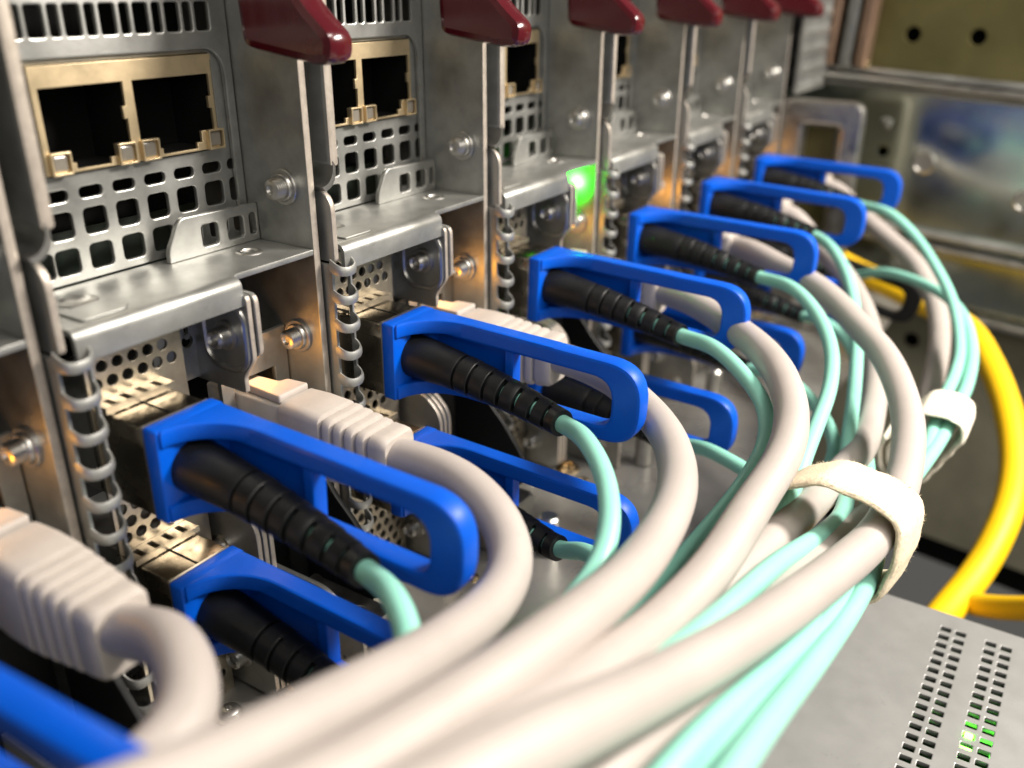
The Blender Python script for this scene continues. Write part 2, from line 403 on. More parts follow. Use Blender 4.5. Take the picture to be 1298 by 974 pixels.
def m_card_panel():
    b = MB(); hs = []
    for (za, zb) in ((-11.2, -3.0), (-36.6, -28.6), (-74.0, -54.6)):
        z = zb-1.3; j = 0
        while z > za:
            for i in range(6):
                x = 9.6+2.55*i+(1.27 if j % 2 else 0)
                if x < 23.2: hs.append(circ(x, z, 0.92, 10))
            z -= 2.5; j += 1
    b.sheet([(8.0, -76), (24.5, -76), (24.5, -1.6), (8.0, -1.6)], hs, 'xz', 3.4, 0.6, 0.1, 'card')
    # slotted spring strip over each port
    for zt in (-11.4, -36.9):
        sl = [rrect(9.6+2.6*i, 10.5+2.6*i, 0.6, 2.9, 0.2, 2) for i in range(4)]
        b.sheet([(8.2, 0.2), (20.0, 0.2), (20.0, 3.4), (8.2, 3.4)], sl, 'xy', zt-0.7, 0.5, 0.1, 'card')
        b.box((8.2, 0.0, zt-1.15), (20.0, 0.5, zt-0.15), 'card')
    return b
def m_cage():
    b = MB(); b.box((8.1, 4.1, -27.2), (19.6, 25, -12.4), 'steel_dark'); b.box((8.1, 4.1, -52.7), (19.6, 25, -37.9), 'steel_dark'); return b
def m_socket():
    b = MB()
    b.sheet([(34.6, -40), (49.8, -40), (49.8, -15), (34.6, -15)], [rrect(37.2, 46.6, -34.6, -21.8, 0.3)], 'xz', 8.6, 1.0, 0.15, 'steel_dark')
    b.box((34.6, 14, -76), (49.8, 14.6, -41), 'black_tab'); b.box((35.2, 6, -76), (36.4, 14, -42), 'black_tab')
    for i in range(12): b.box((36.4, 8.2, -45-2.4*i), (37.2, 9.0, -44-2.4*i), 'gold')
    return b
def m_shaded_wing():  # lower wall plate, coloured black to stand in for the cables' shadow
    return MB().sheet(rounded([(8, -40), (1.6, -42.5), (-1.2, -46.4), (-5.4, -50.6), (-12.9, -61.0), (-14.2, -62.5), (-2.0, -72.4), (8, -76)], [0, 1, 1, 1, 1, 1.5, 1, 0]), [], 'yz', 48.6, 1.2, 0.2, 'black_tab')
def m_screw(tip='steel_bright'):
    b = MB()
    b.lathe([(0, 3.0), (0.55, 3.0), (0.7, 2.85), (0.7, 2.35), (1.15, 2.3), (1.3, 2.15)], (0, 0, 0), 'x', -1, 24, 'steel_bright')
    pr = [(1.2, 1.75)]
    for i in range(4): pr += [(1.45+0.42*i, 1.72), (1.62+0.42*i, 1.5)]
    pr += [(3.1, 1.68), (3.35, 1.35), (3.4, 0.8), (3.0, 0.5)]
    b.lathe(pr, (0, 0, 0), 'x', -1, 20, tip)
    return b
def m_bolt():
    b = MB()
    b.lathe([(0, 2.5), (0.5, 2.5), (0.7, 2.2), (0.7, 1.9)], (0, 0, 0), 'x', -1, 24, 'steel_bright')
    b.lathe([(0.6, 1.75), (2.5, 1.75), (2.9, 1.3), (2.5, 0.9), (1.9, 0.85)], (0, 0, 0), 'x', -1, 24, 'steel_bright')
    return b
def m_floor_screw():
    b = MB()
    b.lathe([(0, 2.5), (0.5, 2.5), (0.6, 1.9), (1.5, 1.85), (1.9, 1.4), (1.95, 0.6), (1.3, 0.5)], (0, 0, 0), 'z', 1, 24, 'steel_bright'); return b
def m_brass_nut():
    b = MB()
    b.lathe([(0, 3.2), (0.3, 3.2), (0.8, 2.5), (0.9, 2.0), (1.5, 1.9), (1.6, 1.3), (0.9, 1.1)], (0, 0, 0), 'z', 1, 24, 'brass'); return b
def m_handle():
    b = MB()
    prof = [(7.5, 31.4), (-7.5, 29.4), (-10.8, 29.8), (-11.4, 33.6), (-5.0, 38.8), (0.0, 48), (2.5, 62), (2.5, 84), (9, 84), (8, 40)]
    b.sheet(rounded(prof, [2, 3, 2.2, 2.2, 4, 8, 8, 3, 3, 5], 6), [], 'yz', 45.8, 5.4, 1.5, 'red')
    return b
def m_led():
    return MB().lathe([(0, 1.0), (0.9, 1.0), (1.4, 0.75), (1.6, 0.3)], (0, 0, 0), 'y', -1, 14, 'amber')
def m_led_g():
    return MB().lathe([(0, 1.2), (0.9, 1.2), (1.4, 0.9), (1.6, 0.3)], (0, 0, 0), 'y', -1, 14, 'green')

def m_mount():
    b = MB()
    b.sheet(rounded([(-17, -77.4), (6, -77.4), (6, -57), (-9, -57), (-17, -64)], [1, 0, 0, 2.5, 2.5]), [circ(-12, -71.5, 1.2)], 'yz', 37.0, 1.0, 0.18, 'steel', edge='edge')
    b.sheet(rounded([(37.6, -15), (47.6, -15), (47.6, 5), (37.6, 5)], [0, 2, 0, 0]), [circ(43.5, -10, 1.5)], 'xy', -66.5, 1.0, 0.2, 'steel_bright')
    b.sheet(rounded([(-15, -72), (-14, -72), (-14, -66), (-15, -66)], 0.2), [], 'yz', 38, 9.4, 0.1, 'steel_bright')
    b.lathe([(0, 2.4), (9, 2.4), (9.6, 1.8)], (44.2, -21, -77.4), 'z', 1, 20, 'steel_bright')
    return b
MODLAB = ['server module at the left edge, only its last wall and shelf corner in frame',
          'nearest full server module with two empty jacks in view',
          'second full server module from the left, behind the second blue loop',
          'server module whose wall glows bright green under the shelf',
          'server module right of the one with the green glow',
          'second server module right of the green glow, partly covered by blue loops',
          'farthest server module at the right end of the row']
def server_module(k):
    r = thing('server_module', MODLAB[k], 'server module', (PITCH*(k-1), 0, 0), 'server modules in a row')
    part('side_wall', shared('side_wall', m_side_wall), r)
    if k > 0:
        part('left_wall', shared('left_wall', m_left_wall), r)
        part('guide_tab', shared('guide_tab', m_guide_tab), r)
        g = part('spring_gasket', shared('spring_gasket', m_gasket), r)
        for i in range(14): part('spring_finger', shared('spring_finger', m_finger), g, (0, 0, -4.0-5.1*i))
        part('back_panel', shared('back_panel', m_back_panel), r)
        part('circuit_board', shared('circuit_board', m_board), r, (0, 3.0, -5.5))
        j = part('jack_shield', shared('jack_shield', m_jack_shield), r)
        part('jack_cavity', shared('jack_cavity', m_cavity), j)
        for x in (17.6, 28.2, 32.2, 44.6):
            part('indicator_lens', shared('indicator_lens', m_lens), j, (x, 14.6, 17.4)); part('lens_frame', shared('lens_frame', m_lens_frame), j, (x, 14.4, 17.4))
        part('card_panel', shared('card_panel', m_card_panel), r, (1.6, 2.2, -2.4)); part('port_cage', shared('port_cage', m_cage), r, (2.6, 3.8, -2.4))
        part('low_bracket', shared('low_bracket', m_low_bracket), r)
        part('bolt', shared('bolt', m_bolt), r, (27.4, 4.6, -47.5)); part('bolt', shared('bolt', m_bolt), r, (27.4, 3.4, -70.0))
        part('rear_bracket', shared('rear_bracket', m_rear_bracket), r)
    part('core', shared('core', m_core), r)
    part('foot_mount', shared('foot_mount', m_mount), r); part('bolt', shared('bolt', m_bolt), r, (37.0, -5.0, -64.0))
    part('shelf', shared('shelf', m_shelf), r); part('shelf_tab', shared('shelf_tab', m_shelf_tab), r)
    part('bracket', shared('bracket', m_bracket), r); part('bolt', shared('bolt', m_bolt), r, (32.2, 2.4, -10.0))
    part('socket', shared('socket', m_socket), r); part('shaded_wing', shared('shaded_wing', m_shaded_wing), r)
    part('screw', shared('screw', m_screw), r, (50.0, 5.2, 9.8)); part('screw', shared('screw', m_screw), r, (50.0, 5.2, -16.3))
    part('screw', shared('screw', m_screw), r, (50.0, 5.2, -68))
    if k > 0: part('release_handle', shared('release_handle', m_handle), r)
    led = part('status_light', shared('status_light', m_led), r, (36.2, 8.4, -17.5))
    L = bpy.data.lights.new('amber_glow', 'POINT'); L.energy = (0.0020 if k != 3 else 0.0011) if k < 5 else 0.0007; L.color = (1.0, 0.40, 0.03); L.shadow_soft_size = 0.0009
    lo = bpy.data.objects.new('amber_glow', L); COL.objects.link(lo); lo.parent = r; lo.location = Vector((40.0, 4.8, -19.2))*MM
    if k == 3:
        part('status_light', shared('green_status_light', m_led_g), r, (38.4, 8.4, -4.6), label='small green status light')
        L = bpy.data.lights.new('green_glow', 'SPOT'); L.energy = 0.14; L.color = (0.01, 1.0, 0.01); L.shadow_soft_size = 0.0014; L.spot_size = math.radians(106); L.spot_blend = 0.8
        lo = bpy.data.objects.new('green_glow', L); COL.objects.link(lo); lo.parent = r; lo.location = Vector((44.6, 7.6, -6.8))*MM; lo.rotation_euler = (0, math.radians(-90), 0)
    return r
for k in range(7): server_module(k)

# ------------------------------------------------------------------ chassis floor, switch, side panel, end bracket
fl = thing('chassis_tray', 'steel tray under the row of server modules', 'chassis tray', (0, 0, -79))
b = MB(); b.sheet(rounded([(-60, -52), (332, -52), (332, 60), (-60, 60)], 1.5), [], 'xy', 0.0, 1.2, 0.2, 'tray')
part('tray_sheet', b, fl)
for k in range(7):
    part('floor_screw', shared('floor_screw', m_floor_screw), fl, (PITCH*(k-1)+20.5, 0.5, 1.2))
    part('brass_nut', shared('brass_nut', m_brass_nut), fl, (PITCH*(k-1)+30.5, -5.5, 1.2))
    part('rivet', shared('rivet', lambda: MB().lathe([(0, 1.5), (0.5, 1.4), (0.9, 0.8), (1.0, 0.2)], (0, 0, 0), 'z', 1, 16, 'brass')), fl, (PITCH*(k-1)+27.0, -12.0, 1.2))

sw = thing('network_switch', 'silver grey switch with rows of small vent slots and a green light', 'network switch', (0, 0, -92))
b = MB(); hs = []
for y in (-101.2, -104.1, -109.9, -112.8):
    for i in range(25): hs.append(rrect(54+3.0*i-0.75, 54+3.0*i+0.75, y-0.98, y+0.98, 0.15, 2))
b.sheet(rounded([(-160, -300), (132, -300), (132, -30), (-160, -30)], 2.5), hs, 'xy', 5.6, 1.0, 0.2, 'cover')
b.sheet([(-300, -40), (-30, -40), (-30, 6), (-300, 6)], [], 'yz', 131.0, 1.0, 0.1, 'cover')
b.sheet([(-160, -40), (131, -40), (131, 6), (-160, 6)], [], 'xz', -31.0, 1.0, 0.1, 'cover')
part('top_cover', b, sw)
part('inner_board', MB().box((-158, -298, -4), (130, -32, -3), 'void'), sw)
def led_lamp(name, loc, mname, col, e, parent):
    part(name, MB().lathe([(0, 1.1), (1.4, 1.1), (1.9, 0.7), (2.0, 0.2)], (0, 0, 0), 'z', 1, 14, mname), parent, loc)
    L = bpy.data.lights.new(name+'_glow', 'POINT'); L.energy = e; L.color = col; L.shadow_soft_size = 0.0012
    lo = bpy.data.objects.new(name+'_glow', L); COL.objects.link(lo); lo.parent = parent; lo.location = Vector((loc[0]-1.5, loc[1]-1.4, loc[2]+0.9))*MM
led_lamp('status_light', (96.0, -109.9, 3.3), 'green', (0.1, 1.0, 0.05), 0.004, sw)
part('light_pipe', MB().sheet(rrect(95.55, 96.45, -110.6, -109.2, 0.2), [], 'xy', 4.6, 2.4, 0.3, 'green'), sw)

sp = thing('rack_side_panel', 'polished metal side panel of the rack with rails and round holes', 'rack panel', (345, 0, 0))
sp.rotation_euler = (math.radians(2.7), 0, math.radians(-5.3))
b = MB().sheet([(-330, -48), (60, -48), (60, 3.2), (-330, 3.2)], [circ(-32, -20, 2.2)], 'yz', 0, 1.5, 0.2, 'mirror'); part('polished_plate', b, sp)
b = MB(); b.sheet([(-330, -77), (60, -77), (60, -50), (-330, -50)], [], 'yz', 1.5, 1.5, 0.2, 'mirror'); part('lower_plate', b, sp)
def rail(z0, z1, x0, m):
    return MB().sheet(rounded([(x0, z0), (2, z0), (2, z1), (x0, z1)], [1.2, 0, 0, 1.2]), [], 'xz', -330, 390, 0.2, m)
for z0, z1, x0, m in ((3.4, 6.0, -4, 'steel'), (6.3, 8.4, -7, 'steel_bright'), (9.0, 11.2, -2.5, 'steel_dark'), (-50.2, -47.6, -5, 'steel'), (-54.6, -52.0, -8, 'steel_bright'), (-80.6, -77.6, -6, 'steel_bright')):
    part('rail', rail(z0, z1, x0, m), sp)
b = MB().sheet([(-330, 11), (60, 11), (60, 140), (-330, 140)], [circ(-33, 24.5, 3.0, 22), circ(-56.5, 25.5, 3.0, 22), circ(-80, 26.5, 3.0, 22)], 'yz', 3, 1.5, 0.2, 'olive'); part('painted_plate', b, sp)
b = MB().sheet([(-330, -185), (60, -185), (60, -80.5), (-330, -80.5)], [circ(-60, -96, 3.2)], 'yz', 2, 1.5, 0.2, 'olive_grey'); part('lower_painted_plate', b, sp)
part('backing', MB().box((9, -330, -200), (10, 60, 140), 'void'), sp)
for y0, m in ((-4, 'copper'), (-11, 'steel_dark'), (-17, 'copper')):
    part('post', MB().sheet(rrect(-6, 2, y0-2.4, y0+2.0, 1.0), [], 'xy', 11.4, 130, 0.3, m), sp)
part('rivet', MB().lathe([(0, 1.8), (0.8, 1.6), (1.3, 0.7)], (-2.6, -19, 12.6), 'x', -1, 16, 'brass'), sp)
part('rivet', MB().lathe([(0, 2.6), (0.8, 2.4), (1.3, 1.0)], (-0.1, -31, -9), 'x', -1, 16, 'steel_bright'), sp)
part('bolt', shared('bolt', m_bolt), sp, (2.0, -44, -96))
for y_, z_ in ((-49, -22), (-88, -30)):
    part('boss', MB().lathe([(0, 4.6), (0.9, 4.4), (1.2, 3.6), (0.6, 3.2), (0.5, 0.4)], (-0.1, y_, z_), 'x', -1, 24, 'steel_bright'), sp)

eb = thing('end_bracket', 'rounded steel frame bracket beside the farthest server module', 'bracket', (303, 0, 0))
b = MB().sheet(rounded([(-30, -78), (-22, -78), (-22, -8), (-8, -8), (-8, -40), (2, -40), (2, 1), (-30, 1)], [0, 0, 2, 2, 0, 0, 0, 5]), [], 'yz', 0, 4.5, 1.2, 'steel_bright'); part('frame', b, eb)
part('frosted_cover', MB().sheet(rounded([(-27, -60), (-6, -60), (-6, -3), (-27, -3)], 3), [], 'yz', 5.0, 7.0, 1.2, 'frost'), eb)
part('strip', MB().sheet([(-20, -76), (-9, -76), (-9, -9), (-20, -9)], [], 'yz', 3, 1, 0.1, 'olive'), eb)
b = MB(); hs = [rrect(2+1.5*i, 3.0+1.5*i, 5+6.6*j, 9.4+6.6*j, 0.15, 2) for i in range(24) for j in range(7)]
b.sheet([(0, 2.5), (40, 2.5), (40, ZT), (0, ZT)], hs, 'xz', -4, 1.2, 0.15, 'steel'); part('vent_strip', b, eb)
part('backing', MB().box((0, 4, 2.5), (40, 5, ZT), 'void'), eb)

# ------------------------------------------------------------------ cable building blocks
def m_shell():
    b = MB()
    b.sheet(rrect(8.0, 19.2, -26.9, -12.7, 0.5), [], 'xz', -9.2, 13.0, 0.2, 'nickel')
    b.box((7.9, -9.0, -24.5), (8.05, -2.0, -15.5), 'nickel')
    return b
def m_seam():
    b = MB(); b.box((13.4, -9.1, -12.72), (13.7, 3.4, -12.6), 'void'); b.box((8.0, -9.35, -12.68), (19.2, -8.95, -12.42), 'steel_bright'); b.box((7.86, -9.35, -26.7), (8.2, -8.95, -12.6), 'steel_bright'); return b
def tab_mesh(mname, end):
    """the pull tab: a collar round the plug, two flanges that narrow in a fillet, a web and a loop at the end"""
    b = MB(); z1, z0 = -12.4, -27.2; yc = -11.9
    b.sheet(rrect(7.7, 19.8, z0, z1, 0.5), [rrect(12.8, 18.4, -24.6, -15.2, 0.6)], 'xz', yc, 2.7, 0.35, mname)
    for zl in (z1-2.72, z0+0.04):
        r = 8.0; inner = [(8.1, yc+0.6), (8.3, yc-0.35)]
        for k in range(11):
            a = math.radians(90-90*k/10); inner.append((16.3-r+r*math.cos(a), yc-0.4-r*1.25+r*1.25*math.sin(a)))
        out = [(19.6, yc+0.6)]+inner+[(16.3, -40), (19.6, -40)]
        b.sheet(out[::-1], [], 'xy', zl, 2.68, 0.45, mname)
    z1 -= 0.08; z0 += 0.08
    loop = rounded([(-10, z0), (end, z0), (end, z1), (-10, z1)], [0, 8.0, 8.5, 0], 9)
    hole = rounded([(-14.0, z0+2.8), (end+5.4, z0+2.8), (end+5.4, z1-3.2), (-14.0, z1-3.2)], [1, 3.0, 4.6, 1], 7)
    b.sheet(loop, [hole], 'yz', 16.2, 3.53, 0.6, mname)
    b.sheet([(-9.8, z0+0.6), (-31.5, z0+0.8), (-31.5, z1-0.8), (-9.8, z1-0.6)], [], 'yz', 18.2, 1.3, 0.2, mname)
    b.sheet([(-29.8, z0+1.0), (-31.7, z0+1.0), (-31.7, z1-1.0), (-29.8, z1-1.0)], [], 'yz', 16.7, 2.4, 0.4, mname)
    return b
def boot_parts(path):
    """strain relief along the first 36 mm of a path: a tapered neck, then rings with slots between them"""
    L = [0.0]
    for a, c in zip(path, path[1:]): L.append(L[-1]+(c-a).length)
    def at(s):
        for i in range(len(L)-1):
            if L[i+1] >= s:
                f = (s-L[i])/(L[i+1]-L[i]); return path[i].lerp(path[i+1], f)
        return path[-1]
    def seg(s0, s1, n=3): return [at(s0+(s1-s0)*i/n) for i in range(n+1)]
    neck = MB(); ns = [0, 2, 5, 8, 11, 13.2, 13.4]; nr = [4.1, 4.1, 4.0, 3.8, 3.6, 3.5, 3.4]
    neck.tube([at(s) for s in ns], nr, 24, 'black')
    rings = []
    s = 13.9
    for i in range(7):
        r = 3.5-0.175*i; e_ = 2.72 if i < 2 else 2.5; b = MB()
        P = [at(s+q) for q in (0, 0.12, 1.3, e_-0.12, e_)]; b.tube(P, [r-0.12, r, r-0.02, r-0.05, r-0.17], 22, 'black')
        rings.append(b)
        s += 3.2
    core = MB(); core.tube(seg(12, 22.5, 4), [2.9, 2.85, 2.7, 2.5, 2.3], 16, 'black')
    # the webs that tie the rings together, above and below the slots
    s = 13.9+2.45
    for i in range(6):
        r = 3.42-0.175*i
        p0, p1 = at(s-0.05), at(s+0.85); t = (p1-p0).normalized(); u = (Vector((0, 0, 1))-t*t.z).normalized(); w = t.cross(u)
        for a0 in ((80, 190), (258, 330)):
            vs = []; n = 8
            for p in (p0, p1):
                for k in range(n+1):
                    a = math.radians(a0[0]+(a0[1]-a0[0])*k/n); dv = w*math.cos(a)+u*math.sin(a)
                    vs.append(p+dv*(r-0.12)); 
                for k in range(n+1):
                    a = math.radians(a0[0]+(a0[1]-a0[0])*k/n); dv = w*math.cos(a)+u*math.sin(a)
                    vs.append(p+dv*1.7)
            m = n+1; fs = []
            for k in range(n): fs.append((k, k+1, 2*m+k+1, 2*m+k)); fs.append((m+k, 3*m+k, 3*m+k+1, m+k+1))
            fs.append((0, 2*m, 3*m, m)); fs.append((n, m+n, 3*m+n, 2*m+n))
            core.add(vs, fs, 'black')
        s += 3.2
    return neck, core, rings

ORD = ['leftmost', 'nearest full', 'second full', 'green-lit', 'fifth', 'sixth', 'farthest']
RUNS = []
def optical_cable(k, low, label, pts, tabm='blue', end=-56.8, rz=1.6):
    x0 = PITCH*(k-1); dz = -25.5 if low else 0.0
    rv = random.Random(k*2+low); rz += rv.uniform(-0.8, 0.8); yaw = rv.uniform(-0.9, 0.9)
    off0 = Vector((x0+2.1, 4.2, dz-2.5))
    r = thing('optical_cable', label, 'optical cable', off0, 'aqua optical cables with pull tabs')
    sh = part('plug_shell', shared('plug_shell', m_shell), r); part('seam', shared('plug_seam', m_seam), sh)
    t = part('pull_tab', shared('pull_tab_%s_%g' % (tabm, end), lambda: tab_mesh(tabm, end)), r)
    # the tab hinges slightly about its collar
    piv = Vector((0, -10.0, -19.8)); a = math.radians(rz); off = piv-Matrix.Rotation(a, 3, 'X') @ piv
    t.rotation_euler = (a, 0, math.radians(yaw)); t.location = off*MM
    org = off0
    head = [Vector((13.6, -9.5, -19.9)), Vector((13.5, -18, -20.4)), Vector((13.3, -27, -21.6)), Vector((13.1, -36, -23.2)), Vector((12.7, -44, -25.0))]
    full = head+[Vector(p)-org for p in pts]
    e = full[-1]; d = (full[-1]-full[-2]).normalized()
    full += [e+d*18+Vector((-6, 0, 1)), e+Vector((-75, 2, 8))+d*12]
    path = relax(smooth_path(full, 1.2), 8)
    neck, core, rings = boot_parts(path)
    bt = part('strain_relief', neck, r); part('relief_core', core, bt)
    for q in rings: part('relief_ring', q, bt)
    i0 = 6
    part('cord', MB().tube(path[i0:], [1.58*(1+0.012*math.sin(i*0.21+k)) for i in range(len(path)-i0)], 16, 'aqua'), r)
    RUNS.append(([p+org for p in path], 1.6))
    return r
def patch_boot():
    b = MB(); secs = []
    def sec(y, w, h, zc, r=1.6):
        return [(41.3+px, y, zc+pz) for px, pz in rrect(-w/2, w/2, -h/2, h/2, min(r, w*0.45, h*0.45), 4)]
    data = [(-1.6, 7.6, 10.8, -28.7), (-2.0, 8.8, 12.0, -28.7), (-6, 9.3, 12.3, -28.8), (-10.6, 9.3, 12.1, -28.9)]
    y = -10.8; 
    for i in range(5):
        f = 1-0.035*i; zc = -28.9+0.0*i
        data += [(y, 9.2*f, 11.9*f, zc), (y-0.25, 7.9*f, 10.5*f, zc), (y-0.75, 7.9*f, 10.5*f, zc), (y-1.0, 9.2*f, 11.8*f, zc), (y-1.9, 9.2*f, 11.7*f, zc)]
        y -= 2.25
    data += [(y-0.2, 7.9, 9.9, -28.8), (y-1.4, 7.7, 9.7, -28.8), (y-1.9, 7.0, 9.0, -28.8)]
    secs = [sec(*d)[::-1] for d in data]
    vs, fs = loft(secs[::1]); b.add(vs, fs, 'grey_boot')
    return b
def patch_hood():
    b = MB()
    b.sheet(rounded([(37.9, -1.4), (44.7, -1.4), (44.2, 3.0), (42.6, 3.4), (42.2, 8.0), (38.6, 8.0)], 0.5), [], 'xy', -23.4, 1.5, 0.3, 'grey_boot')
    return b
def patch_plug():
    b = MB(); b.sheet(rrect(37.6, 45.2, -34.2, -23.6, 0.5), [], 'xz', -1.5, 18, 0.2, 'clear'); return b
def patch_cable(k, label, pts):
    x0 = PITCH*(k-1); org = Vector((x0, 0, 0))
    r = thing('patch_cable', label, 'network cable', (x0, 0, 0), 'grey network cables')
    bt = part('boot', shared('patch_boot', patch_boot), r); part('hood', shared('patch_hood', patch_hood), bt)
    part('plug', shared('patch_plug', patch_plug), r)
    full = [Vector((41.3, -14, -28.4)), Vector((41.3, -20, -28.2)), Vector((41.1, -25, -27.9))]+[Vector(p)-org for p in pts]
    e = full[-1]; d = (full[-1]-full[-2]).normalized()
    full += [e+d*18+Vector((-6, 0, 1)), e+Vector((-75, 2, 8))+d*12]
    path = relax(smooth_path(full, 1.6), 8)
    part('cord', MB().tube(path[3:], [3.05*(1+0.012*math.sin(i*0.17+k)+0.008*math.sin(i*0.43)) for i in range(len(path)-3)], 24, 'grey'), r)
    RUNS.append(([p+org for p in path], 3.05))
    return r

